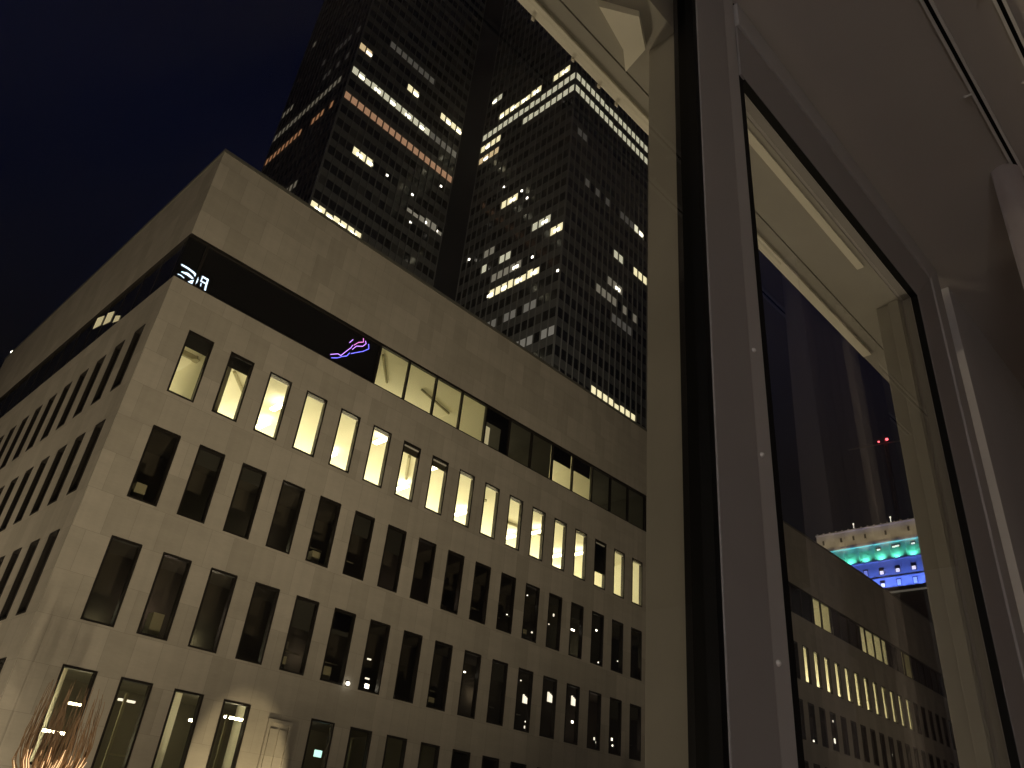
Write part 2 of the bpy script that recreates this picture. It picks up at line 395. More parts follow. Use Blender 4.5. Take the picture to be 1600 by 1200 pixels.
# lit and half-lit rooms behind it
room(8.75, 15.08, 0.19, 6, 6.2, 8.95, CREAM); room(15.15, 19.86, 0.19, 4, 6.2, 8.95, DIMROOM); room(19.9, 23.1, 0.19, 4.5, 6.2, 8.95, CREAM); room(23.15, 28, 0.19, 4, 6.2, 8.95, DIMROOM)
room(49, 52.3, 0.19, 5, 6.2, 8.95, CREAM); room(57.4, 62.7, 0.19, 5, 6.2, 8.95, CREAM); room(66, 68.1, 0.19, 5, 6.2, 8.95, CREAM)
for c in [(10.3,5.2),(12.6,5.0),(14.4,5.2),(20.8,4.0),(22.3,4.0),(51.2,2.6),(61.0,2.9),(67,3.6)]: fixture((c[0], c[1], 8.35), 0.9, 0.18, mat=WARM)
for p in [((9.6,1.2,8.86),(11.2,2.9,8.86)),((12.6,2.0,8.86),(14.9,2.6,8.86))]:
    m = MB(); m.tube(p, 0.06, 8); m.build('ceiling_duct', SERVICE, office)
for x0, x1, fz in [(15.16,16.2,0.62),(19.9,21.4,0.60),(21.46,23.0,0.62)]:                # blinds part way down
    m = MB(); f = lambda x: zbb(x)+0.06+(zbt(x)-zbb(x)-0.16)*fz
    m.quad((x0,0.125,f(x0)),(x1,0.125,f(x1)),(x1,0.125,zbt(x1)-0.1),(x0,0.125,zbt(x0)-0.1)); m.build('blind', BLINDD, strip)
m = MB(); m.quad((16.2,0.125,zbb(16)+0.06),(16.68,0.125,zbb(16)+0.06),(16.68,0.125,zbt(16)-0.1),(16.2,0.125,zbt(16)-0.1)); m.build('blind', BLINDD, strip)
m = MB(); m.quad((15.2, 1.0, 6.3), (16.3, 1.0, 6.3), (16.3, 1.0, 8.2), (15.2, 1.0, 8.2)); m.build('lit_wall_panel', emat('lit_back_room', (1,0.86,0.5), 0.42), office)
# lit panes on the short side
for y0, y1, za, zb in [(8.6,7.6,0.55,0.95),(7.2,6.3,0.36,0.78),(5.8,5.1,0.12,0.40)]:
    z = lambda y, t: zbb(y)+0.05+(zbt(y)-zbb(y)-0.1)*t
    m = MB(); m.quad((0.085,y0,z(y0,za+.1)),(0.085,y1,z(y1,za)),(0.085,y1,z(y1,zb-.15)),(0.085,y0,z(y0,zb))); m.build('lit_pane', emat('lit_office_pane', (1.0,0.82,0.40), 0.36), strip)

# -- reflected glints on the dark panes, built as small glowing boxes
glint = [(11.29,-3.81,.16,.05),(11.36,-4.47,.18,.05),(11.40,-4.72,.16,.14),(18.31,-.46,.05,.05),(18.14,-.42,.05,.04),(18.46,-.67,.05,.05),(19.33,.76,.04,.04),(19.2,.41,.04,.05),(19.83,-.78,.07,.07),(21.22,.35,.06,.12),(21.58,.38,.07,.07),(20.9,-.14,.12,.04),(22.66,.02,.22,.07),(24.45,.74,.06,.06),(24.46,.44,.07,.07),(24.71,-1.03,.06,.06),(26.24,-.64,.05,.05),(19.38,-2.93,.05,.05),(19.2,-4.27,.05,.05),(19.86,-4.72,.07,.1),(19.89,-4.5,.06,.06),(22.97,-4.0,.1,.1),(24.78,-4.58,.07,.07),(24.6,-4.45,.06,.12),(25.94,-4.27,.08,.12),(26.0,-4.53,.07,.07),(26.45,-4.5,.05,.05),(16.05,-3.27,.08,.05),(17.84,-2.7,.05,.04),(51.28,.73,.14,.12),(51.23,-.55,.3,.3),(47.88,-1.05,.25,.12),(61.61,.02,.1,.2),(61.95,-.39,.08,.15)]
rg_ = random.Random(5)
for x, z, w_, h_ in glint:
    m = MB(); m.box(x-w_/2, x+w_/2, 0.42, 0.46, z-h_/2, z+h_/2); m.build('indoor_lamp', rg_.choice((SPK, SPKM, SPKD, SPKD)), office)
for x, z, w_, h_ in [(21.35,-3.25,.36,.4),(22.97,-3.1,.3,.4),(19.74,-3.62,.3,.34)]:
    for k in range(3):
        m = MB(); m.box(x-w_/2+k*w_/3+.01, x-w_/2+(k+1)*w_/3-.01, 0.42, 0.46, z-h_/2, z+h_/2-0.05*k); m.build('lit_screen', SPKD, office)
for jj, z, w_, h_ in [(5,4.3,.3,.1),(4,3.75,.34,.10),(6,4.25,.3,.22),(3,3.55,.3,.2),(3,.42,.5,.24),(2,.02,.4,.2),(1,-.62,.42,.34),(0,-.78,.5,.14),(3,-2.9,.25,.2),(2,-3.0,.3,.2),(1,-4.4,.16,.14),(4,-2.75,.3,.12)]:
    y = wy(jj)+WY*.5
    m = MB(); m.box(0.13, 0.16, y-w_/2, y+w_/2, z-h_/2, z+h_/2); m.build('indoor_lamp', SPKM if h_ < .17 else SPKD, office)
RED = pmat('red_banner', (0.30, 0.02, 0.02), 0.8)
m = MB(); m.quad((18.05,0.2,.35),(18.55,0.2,.35),(18.55,0.2,1.05),(18.05,0.2,1.05)); m.build('red_banner', emat('red_lit_banner', (0.35,0.03,0.03), 0.16), office)
# lower row: dim lobby with tube lamps, a round column, an exit panel
for c, sx, mt in [((2.18,2.0,-7.67),.62,HOT),((2.45,2.0,-6.88),.34,WARM),((7.45,2.0,-6.42),.62,HOT),((6.05,2.0,-6.72),.14,HOT),((3.9,2.1,-6.52),.5,SPKD),((15.76,2.0,-6.26),.3,SPKD),((11.4,4.2,-6.2),.8,SPKD)]:
    fixture(c, sx, 0.12, 0.06, mt)
m = MB(); m.box(10.82,11.12,1.98,2.02,-7.1,-6.88); m.build('exit_sign', GREEN, office)
for x, y in ((1.95,3.2),(5.6,3.0),(8.5,3.2)):
    m = MB(); m.lathe((x, y, -9.0), [(0.34,0),(0.34,3.2)], 18); m.build('column', CREAM, office, smooth=True)
for x in (3.55, 6.9, 11.9):
    m = MB(); m.box(x, x+0.08, 1.4, 1.48, -9.0, -6.4); m.box(x, x+0.55, 1.4, 1.44, -8.05, -8.0); m.build('partition', SERVICE, office)

# weak fill lights added deep in the dark floors, and things standing near the glass
for k in range(16):
    r = 1 + k % 2; x = rg_.uniform(1, 27)
    lamp('POINT', 'desk_light', (x, rg_.uniform(1.6, 2.7), ROWS[r][0]+rg_.uniform(.5, 1.6)), rg_.uniform(2.0, 9.0), (1.0, rg_.uniform(.75, .95), .6), office, .1)
for k in range(40):
    r = 1 + k % 2; i = rg_.randrange(0, 17); x = wx(i)+rg_.uniform(.1, .5); z = ROWS[r][0]
    m = MB(); kind = k % 3
    if kind == 0: m.box(x, x+.34, .5, .9, z-.2, z+rg_.uniform(.35, .8)); nm = 'cabinet'
    elif kind == 1: m.box(x-.2, x+.7, .7, .74, z+.72, z+.76); m.box(x, x+.3, .9, .93, z+.76, z+1.1); nm = 'desk_screen'
    else: m.box(wx(i)+.06, wx(i)+WW-.06, .14, .15, z+WH-.1-rg_.uniform(.25, .9), z+WH-.06); nm = 'blind'
    m.build(nm, (SERVICE, BLIND, BLINDD)[kind], office)
# -- reflected sign and neon in the strip window, built as glowing strokes
ICE = emat('ice_white_sign', (0.62, 0.80, 1.0), 1.6)
def gl(pts, w, par, y=0.06, mat=ICE, name='stroke'):
    m = MB(); n = len(pts)
    for a in range(n-1):
        p, q = Vector((pts[a][0], y, pts[a][1])), Vector((pts[a+1][0], y, pts[a+1][1]))
        wa = w if not isinstance(w, list) else w[a]; wb = w if not isinstance(w, list) else w[a+1]
        d = (q-p).normalized(); nn = Vector((-d.z, 0, d.x))
        k = len(m.v); m.v += [p-nn*wa/2, q-nn*wb/2, q+nn*wb/2, p+nn*wa/2]
        m.v += [v+Vector((0, 0.03, 0)) for v in m.v[k:k+4]]
        for f in ((0,1,2,3),(7,6,5,4),(0,4,5,1),(1,5,6,2),(2,6,7,3),(3,7,4,0)): m.f.append(tuple(k+i for i in f)); m.m.append(0)
    return m.build(name, mat, par)
sg = thing('lit_sign', (0.5, 0.06, 6.5), 'ice-white lit logo and letter glowing in the dark glass strip at the corner', 'sign')
gl([(0.10,7.02),(0.36,7.02),(0.62,6.97),(0.76,6.84),(0.74,6.66),(0.60,6.54),(0.52,6.52)], [.045,.05,.06,.11,.15,.12,.03], sg)
gl([(0.20,6.76),(0.42,6.80),(0.64,6.74)], [.02,.09,.05], sg)
gl([(0.10,6.60),(0.22,6.62),(0.36,6.58)], [.010,.016,.012], sg)
gl([(0.92,6.80),(0.92,7.00)], .03, sg, name='letter_stroke'); gl([(0.90,7.01),(1.12,7.01)], .05, sg, name='letter_stroke'); gl([(1.12,7.03),(1.14,6.70),(1.16,6.56)], .05, sg, name='letter_stroke')
gl([(0.92,6.82),(1.10,6.82)], .035, sg, name='letter_stroke'); gl([(0.95,6.74),(0.97,6.62)], .02, sg, name='letter_stroke')
VIO = emat('violet_tube', (0.55, 0.22, 1.0), 1.6); PINK = emat('pink_tube', (0.9, 0.18, 0.75), 1.2); BLU = emat('blue_tube', (0.10, 0.10, 1.0), 2.0)
ne = thing('neon_light', (7.3, 0.07, 7.4), 'purple and blue zigzag neon tubes glowing in the dark glass strip', 'neon light')
def cont(y): return y
import types
def neon(px, mat):
    m = MB(); m.tube([(x, 0.075, z) for x, z in px], 0.016, 6); m.build('tube', mat, ne)  # one bar of the neon reflection, built as a glowing tube
neon([(6.52,6.78),(6.83,6.98),(6.98,6.98),(7.16,7.28),(7.34,7.56),(7.38,7.70)], VIO)
neon([(6.60,6.66),(6.86,6.80),(7.06,6.98),(7.24,7.10),(7.33,7.30)], BLU)
neon([(7.44,7.74),(7.62,7.98),(7.84,8.12),(7.80,8.28)], PINK)
neon([(7.42,7.52),(7.56,7.76),(7.86,7.92),(7.98,8.12),(7.92,8.22)], VIO)
neon([(7.40,7.30),(7.60,7.46),(7.92,7.70),(8.16,7.96),(8.10,8.16)], BLU)
neon([(7.22,7.74),(7.34,7.96)], VIO)
wl_ = thing('wall_lamp', (10.22, -0.02, -4.89), 'small white lamp glowing on the stone between two dark windows', 'lamp')  # a reflection in the pane, built as a glowing bulb on the wall
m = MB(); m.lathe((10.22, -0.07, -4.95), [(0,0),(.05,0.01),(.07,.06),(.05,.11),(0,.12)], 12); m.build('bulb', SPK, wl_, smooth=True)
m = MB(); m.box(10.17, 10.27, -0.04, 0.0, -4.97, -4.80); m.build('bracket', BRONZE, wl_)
m = MB(); m.box(1.2, 1.5, 26.3, 26.56, 13.0, 13.1); m.tube([(0.2,26.4,13.0),(0.2,26.4,13.35)], .04); m.lathe((0.2,26.4,13.35),[(0,0),(.12,.02),(.16,.15),(.1,.26),(0,.28)],10)
o = m.build('roof_lamp', SPK, None, base=(0.2,26.4,13.0)); tag(o, 'small pale lamp on the far roof end of the stone block', 'lamp')

# ================================================================== HIGH-RISE (cross-shaped)
OX, OY, OZ = CAM
TZ = OZ + 139.2                                   # top of the glass of reference floor 0
twr = thing('cruciform_tower', (OX+75, OY+100, GZ), 'dark glass high-rise with a cross plan and scattered lit office floors', 'tower')
def tp(x, y): return (OX+x, OY+y)
fx0, fy1, fx1 = 42.77, 100.77, 71.57; gx, gy0, gy1 = 76.0, 70.97, 98.17
CWX = lambda h: curtain_wall('tower_glass_x', 0, h); CWY = lambda h: curtain_wall('tower_glass_y', 1, h)
ob = WL[twr.name]
TZ_keep = TZ; TZ = TZ - ob.z                       # shader works in the part's own coordinates
mF1 = CWX(OX+fx0-ob.x); mF0 = CWY(OY+fy1-ob.y); mF2 = CWY(OY+gy0-ob.y); mF3 = CWX(OX+gx-ob.x)
TZ = TZ_keep
LOUV = pmat('dark_service_shaft', (0.012, 0.012, 0.012), 0.5)
TOP = OZ + 196
poly = [(fx0, 129.57, mF0), (fx0, fy1, mF1), (fx1, fy1, LOUV), (gx, gy1, mF2), (gx, gy0, mF3), (104.8, gy0, LOUV), (104.8, 129.57, LOUV)]
tw = MB(); mats = []
for k, (x, y, mt) in enumerate(poly):
    x2, y2, _ = poly[(k+1) % len(poly)]
    tw.quad((*tp(x, y), GZ), (*tp(x2, y2), GZ), (*tp(x2, y2), TOP), (*tp(x, y), TOP), k); mats.append(mt)
tw.poly([(*tp(x, y), TOP) for x, y, _ in poly], 5)
tw.build('wall', mats, twr)
ALU = pmat('aluminium_mullion', (0.17, 0.163, 0.145), 0.4, 0.2)
mu = MB()
for k in range(19):
    x = OX+fx0+1.6*k; mu.box(x-.05, x+.05, OY+fy1-.30, OY+fy1-.005, GZ, TOP)
    x = OX+gx+1.6*k; mu.box(x-.05, x+.05, OY+gy0-.22, OY+gy0-.005, GZ, TOP)
    y = OY+fy1+1.6*k; mu.box(OX+fx0-.22, OX+fx0-.005, y-.05, y+.05, GZ, TOP)
    if k < 18: y = OY+gy0+1.6*k; mu.box(OX+gx-.22, OX+gx-.005, y-.05, y+.05, GZ, TOP)
mu.build('mullion', ALU, twr)
EM = {'white': emat('lit_floor_pale', (1.0, 0.95, 0.66), 0.50), 'bright': emat('lit_floor_bright', (1.0, 0.88, 0.50), 1.0), 'warm': emat('lit_floor_warm', (1.0, 0.72, 0.36), 0.6),
      'orange': emat('lit_floor_orange', (1.0, 0.46, 0.20), 0.27), 'dim': emat('lit_floor_dim', (1.0, 0.88, 0.62), 0.11), 'vdim': emat('lit_floor_faint', (1.0, 0.92, 0.75), 0.022)}
ROOM = emat('floor_lamp_tube', (1.0, 0.93, 0.68), 4.5)
def tower_pt(face, h, z, out=0.03):
    if face == 'F1': return (OX+fx0+1.6*h, OY+fy1-out, z)
    if face == 'F3': return (OX+gx+1.6*h, OY+gy0-out, z)
    if face == 'F0': return (OX+fx0-out, OY+fy1+1.6*h, z)
    return (OX+gx-out, OY+gy0+1.6*h, z)
RUNS = [('F1','warm',0,2,0,'a'),('F1','white',0,13,2,'e'),('F1','orange',0,18,4,''),('F1','bright',8,10,0,'a'),('F1','bright',14,16,0,'a'),('F1','bright',16,18,0,'a'),('F1','bright',3,6,7,'c'),('F1','bright',0,7,11.72,'c'),('F1','dim',12,18,8,'x'),('F1','vdim',4,12,-2,''),('F1','vdim',13,18,2,''),
 ('F0','dim',2,18,2,''),('F0','orange',2,18,4,'g'),('F0','vdim',2,8,0,'g'),('F0','dim',15,18,0,'g'),('F0','dim',5,10,9,'g'),('F0','dim',15,16,-6,''),('F0','vdim',1,10,-2,'g'),
 ('F2','white',0,17,0,''),('F2','white',0,9,1,''),('F2','bright',6,14,-1,'h'),('F2','white',14,16,-3,'a'),('F2','bright',1,4,-1,'b'),('F2','bright',13,17,1,'a'),('F2','warm',13,17,2,'a'),('F2','bright',8,11,7,'b'),('F2','white',2,5,10,'b'),('F2','bright',0,2,11,'b'),('F2','white',12,13,11,''),('F2','dim',11,13,10,''),('F2','white',8,10,11,''),('F2','dim',6,11,12,'b'),('F2','bright',3,11,13,'d'),('F2','vdim',3,14,15,'g'),('F2','vdim',0,12,17,'g'),
 ('F3','white',0,18,0,''),('F3','white',0,18,1,''),('F3','white',13,15,7,'a'),('F3','white',9,11,10,''),('F3','bright',13,16,10,''),('F3','dim',8,11,12,'a'),('F3','dim',6,14,13,'g'),('F3','bright',6,14,18.75,''),('F3','vdim',9,13,14,'g'),('F3','vdim',1,3,4,''),('F3','vdim',3,14,7,'g')]
WALL = {'F1': (0, 1.0), 'F3': (0, 1.0)}
rnd = random.Random(3)
for face, sty, a, b_, fl, mode in RUNS:
    zt = TZ - 3.78*fl - 0.10; zb_ = TZ - 3.78*fl - 1.92
    m = MB(); sp_ = MB()
    for h in range(a, b_):
        if mode == 'g' and rnd.random() < 0.22: continue
        drop = 0.0
        if mode in 'x' and mode: drop = rnd.choice((0, .5, .9))
        elif sty in ('white', 'bright') and rnd.random() < 0.15: drop = 0.35
        p = [tower_pt(face, h+.09, zb_), tower_pt(face, h+.91, zb_), tower_pt(face, h+.91, zt-drop), tower_pt(face, h+.09, zt-drop)]
        m.quad(*p, 0 if rnd.random() < 0.7 else 1)
    o = m.build('ribbon_window', [EM[sty], EM['dim'] if sty == 'dim' else EM[sty]], twr)
    spots = {'a': [(a+b_)/2+.2], 'b': [b_-a > 1 and a+.6 or a+.5], 'c': [a+.7+1.6*k for k in range(int((b_-a)/1.7)+1) if a+.7+1.6*k < b_], 'd': [a+.5+2.3*k for k in range(4) if a+.5+2.3*k < b_], 'e': [a+1.1+2.55*k for k in range(5)], 'h': [a+.7+2.1*k for k in range(4)]}.get(mode, [])
    for h in spots:
        q = MB()
        for hh in (h, h+.42):
            c0 = tower_pt(face, hh, zb_+.35, .06); c1 = tower_pt(face, hh+.38, zb_+.95, .12)
            q.box(min(c0[0],c1[0]), max(c0[0],c1[0]), min(c0[1],c1[1]), max(c0[1],c1[1]), c0[2], c1[2])
        q.build('lamp', ROOM, o)
for face, h, fl in [('F1',8.3,7),('F1',12.4,7),('F1',16.4,5),('F2',.3,13.7),('F2',3.9,17.6),('F2',2.8,18.1),('F2',1.7,18.5),('F1',15.2,8.1),('F1',17.1,8.1),('F2',15.7,9.7),('F2',6.4,7.6),('F2',7.5,6.8),('F2',11,5.6),('F1',13,8.8),('F2',4.4,12.0)]:
    z = TZ-3.78*fl-1.0; c0 = tower_pt(face, h-.13, z-.2, .05); c1 = tower_pt(face, h+.13, z+.2, .12)
    q = MB(); q.box(min(c0[0],c1[0]), max(c0[0],c1[0]), min(c0[1],c1[1]), max(c0[1],c1[1]), c0[2], c1[2]); q.build('lamp', SPK, twr)

# ================================================================== FLOODLIT STONE BUILDING
SX = OX + 250
sun_b = thing('floodlit_building', (SX, OY+78, GZ), 'old stone tower far off, floodlit cream, teal and blue at its top', 'building')
SST = pmat('pale_granite', (0.50, 0.48, 0.44), 0.8, var=0.12, scale=0.5)
def sbox(name, x0, y0, y1, z0, z1, mat=SST, extra=None):
    m = MB(); m.box(SX+x0, SX+40, OY+y0, OY+y1, OZ+z0, OZ+z1)
    if extra: extra(m)
    return m.build(name, mat, sun_b)
sbox('attic', -0.8, 40, 104.2, 97.0, 102.2)
def corn(m):
    for k in range(30): m.box(SX-1.0, SX-0.8, OY+103.4-2.1*k, OY+103.9-2.1*k, OZ+102.25, OZ+103.0)
    m.box(SX-1.3, SX+39, OY+40, OY+104.6, OZ+96.3, OZ+97.0)
sbox('cornice', -1.1, 40, 104.4, 102.2, 102.6, extra=corn)
def cols(m):
    for k in range(13): m.box(SX-0.35, SX-.0, OY+100.7-4.85*k, OY+101.7-4.85*k, OZ+91.2, OZ+96.3)
sbox('upper_storey', 0, 41, 102.4, 91.0, 96.3, extra=cols)
def led(m):
    for k in range(13): m.box(SX-1.45, SX-1.3, OY+98.6-4.85*k, OY+99.6-4.85*k, OZ+90.35, OZ+90.55)
sbox('ledge', -1.0, 41, 103, 90.65, 91.0, extra=led)
sbox('lower_storey', 0, 41, 102.4, 81.6, 90.65, extra=lambda m: m.box(SX-.5, SX, OY+41, OY+102.4, OZ+85.0, OZ+85.35))
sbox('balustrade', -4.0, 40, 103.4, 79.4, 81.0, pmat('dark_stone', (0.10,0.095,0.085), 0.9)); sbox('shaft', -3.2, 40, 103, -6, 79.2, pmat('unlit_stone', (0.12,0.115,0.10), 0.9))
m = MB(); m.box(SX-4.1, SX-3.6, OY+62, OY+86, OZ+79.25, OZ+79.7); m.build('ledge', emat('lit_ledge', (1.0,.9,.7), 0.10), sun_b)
for y, z, lit in [(89.8,87.3,0),(84.9,87.2,1),(80.0,87.3,1),(75.2,87.4,1),(70.3,87.3,1),(94.7,87.3,0),(85.1,83.2,1),(80.2,83.2,0),(75.4,83.2,0),(84.8,94.7,1),(80.0,94.9,1),(78.9,95.0,1),(74.2,95.0,1)]:
    w_ = 0.75; h_ = 1.5 if z < 90 else .7
    m = MB(); m.box(SX-.12, SX+.1, OY+y-w_, OY+y+w_, OZ+z-h_/2, OZ+z+h_)
    f = m.build('window', BRONZE, sun_b)
    m = MB(); m.box(SX-.18, SX-.13, OY+y-w_*.75, OY+y+w_*.75, OZ+z-h_*.4, OZ+z+h_*(.35 if lit else .8)); m.build('pane', emat('lit_old_window', (1.0,.86,.62), 1.1 if lit else .12), f)
for y in (102, 91.9, 88.1, 81.6, 74.6, 96):
    m = MB(); m.box(SX-.9, SX-.7, OY+y-.3, OY+y+.3, OZ+98.9, OZ+100.3); m.build('attic_window', DARKROOM, sun_b)
for y, z in ((91.6,104.9),(79.7,104.8)):
    m = MB(); m.tube([(SX,OY+y,OZ+102.4),(SX,OY+y,OZ+104.6)], .12); m.lathe((SX,OY+y,OZ+104.5),[(0,0),(.25,.1),(.3,.35),(.15,.5),(0,.55)],8); m.build('roof_beacon', SPKD, sun_b)
TEAL = (0.10, 0.85, 0.62); BLUEC = (0.10, 0.19, 1.0)
for k in range(12):
    y = OY+98.9-4.85*k
    lamp('SPOT', 'teal_floodlight', (SX-1.25, y, OZ+91.15), 1000, TEAL, sun_b, 0.1, (SX, y, OZ+94.2), spot_size=2.6, spot_blend=0.8)
    lamp('SPOT', 'blue_floodlight', (SX-3.4, y, OZ+81.2), 3000, BLUEC, sun_b, 0.2, (SX, y, OZ+85.5), spot_size=1.9, spot_blend=0.8)
for k in range(9): lamp('SPOT', 'attic_floodlight', (SX-9, OY+103-7*k, OZ+91), 3000, (1.0, .80, .50), sun_b, .4, (SX-.8, OY+103-7*k, OZ+100.5), spot_size=0.9, spot_blend=0.9)

# ================================================================== CRANE
cr = thing('tower_crane', (OX+600, OY+185, GZ), 'thin dark tower crane with red warning lights against the night sky', 'crane')
STEEL = pmat('crane_steel', (0.22, 0.20, 0.18), 0.6, 0.3)
m = MB(); cx, cy = OX+600, OY+185.5
for dx in (-1, 1):
    for dy in (-1, 1): m.tube([(cx+dx, cy+dy, GZ), (cx+dx, cy+dy, OZ+314)], .28, 5)
for k in range(60):
    z = GZ+k*5.5; m.tube([(cx-1, cy-1, z), (cx-1, cy+1, z+5.5)], .16, 4); m.tube([(cx-1, cy+1, z), (cx+1, cy+1, z+5.5)], .16, 4)
m.build('mast', STEEL, cr)
m = MB(); m.tube([(cx, cy-12, OZ+313), (cx, cy+30, OZ+316)], .5, 5); m.tube([(cx, cy, OZ+320), (cx, cy+20, OZ+316)], .2, 4); m.tube([(cx, cy, OZ+312), (cx, cy, OZ+320)], .4, 4); m.build('jib', STEEL, cr)
RL = emat('red_warning', (1.0, 0.10, 0.12), 5.0)
for y, z, r in ((cy-2, 316.5, 1.2), (cy+4.5, 316, .8)):
    m = MB(); m.lathe((cx-1.5, y, OZ+z), [(0,-r),(r*.8,-r*.6),(r,0),(r*.8,r*.6),(0,r)], 8); m.build('warning_light', RL, cr)

# ================================================================== STREET
ASPH = pmat('asphalt', (0.05, 0.05, 0.05), 0.85, var=0.25, scale=3, bump=.2); PAVE = pmat('paving', (0.28, 0.27, 0.25), 0.8, var=0.15, scale=2)
m = MB(); m.quad((-2500,-2500,GZ-.15),(2500,-2500,GZ-.15),(2500,2500,GZ-.15),(-2500,2500,GZ-.15)); struct(m.build('ground', ASPH))
m = MB(); m.box(-60, 160, -4, -.02, GZ-.146, GZ); m.box(-60, 160, -23, -16, GZ-.146, GZ); struct(m.build('pavement', PAVE))
WM = pmat('road_paint', (.75,.73,.68), .7); m = MB()
for k in range(24): m.box(-55+8*k, -52+8*k, -10.1, -9.9, GZ-.146, GZ-.142)
struct(m.build('road_marking', WM))
POLE = pmat('lamp_post_paint', (.03,.03,.03), .5, .4)
LAMPC = (0.97, 0.80, 0.54)
def street_lamp(x, y, e, label):
    t = thing('street_lamp', (x, y, GZ), label, 'street lamp', 'street lamps along the road')
    m = MB(); m.tube([(x,y,GZ),(x,y,GZ+4.4)], .09, 8, r1=.05); m.build('pole', POLE, t)
    m = MB(); m.lathe((x,y,GZ+4.4),[(0,0),(.14,.02),(.22,.25),(.14,.42),(0,.46)],14); m.build('lantern', emat('street_lantern', LAMPC, 6), t)
    lamp('POINT', 'lantern_light', (x,y,GZ+5.3), e, LAMPC, t, .25)
LAMPS = [(-13,-16.5,330),(2,-12.5,60),(-2.6,-3.6,760),(-3.6,-19.5,210),(16,-13.5,170),(30,-13.5,120),(48,-13.5,120),(68,-13.5,120),(-9,4,200),(-9,18,300)]  # first and fourth are unseen lamps added to light reveals and soffit
for k, (x, y, e) in enumerate(LAMPS):
    street_lamp(x, y, e, ['street lamp on the near pavement left of the corner','street lamp across from the blank stone panel','street lamp at the foot of the lit bare tree by the corner','street lamp on the pavement right below the room window','street lamp opposite the middle of the block','street lamp opposite the strip of lit panes','street lamp further along the road','street lamp at the far end of the road','street lamp beside the short side of the block','street lamp at the rear of the short side'][k])
def fill_flood(x, y, e, tx, ty, tz, size, label):  # unseen fill beams added to even out the facade brightness
    t = thing('facade_floodlight', (x, y, GZ), label, 'floodlight', 'floodlights washing the stone block')
    m = MB(); m.tube([(x,y,GZ),(x,y,GZ+.5)], .05, 8); m.build('stand', POLE, t)
    m = MB(); m.box(x-.25, x+.25, y-.15, y+.15, GZ+.5, GZ+.85); m.build('housing', POLE, t, bevel=.02)
    lamp('SPOT', 'flood_beam', (x, y, GZ+1.1), e, LAMPC, t, .25, (tx, ty, tz), spot_size=math.radians(size), spot_blend=1.0)
fill_flood(-3, -21.5, 9800, 1, 0, 13.5, 78, 'ground floodlight aimed up at the roof corner of the stone block')
fill_flood(12, -21.5, 5600, 12, 0, 13.5, 78, 'ground floodlight aimed up at the middle of the long side')
fill_flood(32, -21.5, 2900, 33, 0, 13, 78, 'ground floodlight aimed up at the strip of lit panes')
fill_flood(56, -21.5, 2600, 58, 0, 13, 80, 'ground floodlight aimed up at the far part of the long side')
fill_flood(-15, 12, 7000, 0, 12, 9, 110, 'ground floodlight aimed up at the short side of the stone block')
up = thing('wall_uplight', (7.2, -2.5, GZ), 'low uplight washing the stone panel under the lower windows', 'uplight')
m = MB(); m.tube([(7.2,-2.5,GZ),(7.2,-2.5,GZ+4.6)],.05,8); m.lathe((7.2,-2.5,GZ+4.6),[(.0,0),(.14,0.02),(.14,.25),(.11,.3)],14); m.build('housing', POLE, up)
lamp('SPOT', 'uplight_beam', (7.2,-2.5,-11.0), 800, (1.0,.80,.46), up, .03, (7.0,0,-9.05), spot_size=math.radians(55), spot_blend=0.2)
rf = thing('roof_floodlight', (OX+45, OY+46, 12.3), 'floodlight on the block roof aimed at the dark high-rise', 'floodlight')  # unseen fill added to brighten the dark tower faces
m = MB(); m.box(OX+44.5, OX+45.5, OY+45.6, OY+46.2, 12.3, 12.9); m.build('housing', POLE, rf, bevel=.03)
lamp('SPOT', 'flood_beam', (OX+45, OY+46.5, 13.6), 62000, (1.0,.92,.76), rf, 1.0, (OX+62, OY+100, OZ+80), spot_size=math.radians(110), spot_blend=1.0)

# glowing strands by the corner, built as a lit tree with upright twigs
BARK = pmat('bare_bark', (.26,.17,.10), .9, var=.3, scale=20); STRG = emat('warm_string_light', (1.0,.56,.25), 1.3)
tr = thing('bare_tree', (-0.35, -6.0, GZ), 'bare upright tree wrapped in warm string lights at the bottom corner', 'tree')
m = MB(); m.tube([(-.35,-6,GZ),(-.36,-6,GZ+3),(-.33,-6,GZ+6.8)], .16, 8, r1=.20); m.build('trunk', BARK, tr)
rt = random.Random(11); m = MB(); s2 = MB()
for k in range(84):
    a = rt.uniform(0, 2*math.pi); r = rt.uniform(.34, .66); h = rt.uniform(1.1, 2.0)
    pts = []
    for q in range(11):
        t = q/10; rr = r*(.30+.70*math.sin(min(1, t/.42)*math.pi/2))*(1-.16*max(0, t-.5)) + .012*math.sin(k+q*1.7)
        pts.append((-.34+rr*math.cos(a+.2*t), -6+rr*math.sin(a+.2*t), GZ+6.75+h*t))
    m.tube(pts, .016, 5, r1=.005)
    if k % 2 == 0: s2.tube([(p[0]+.02, p[1]-.015, p[2]) for p in pts[0:5]], .015, 5, r1=.004)
m.build('crown', BARK, tr); s2.build('string_light', STRG, tr)
lamp('POINT', 'tree_uplight', (-.35,-6.6,GZ+6.3), 60, (1.0,.68,.36), tr, .1)  # added point light that warms the strands

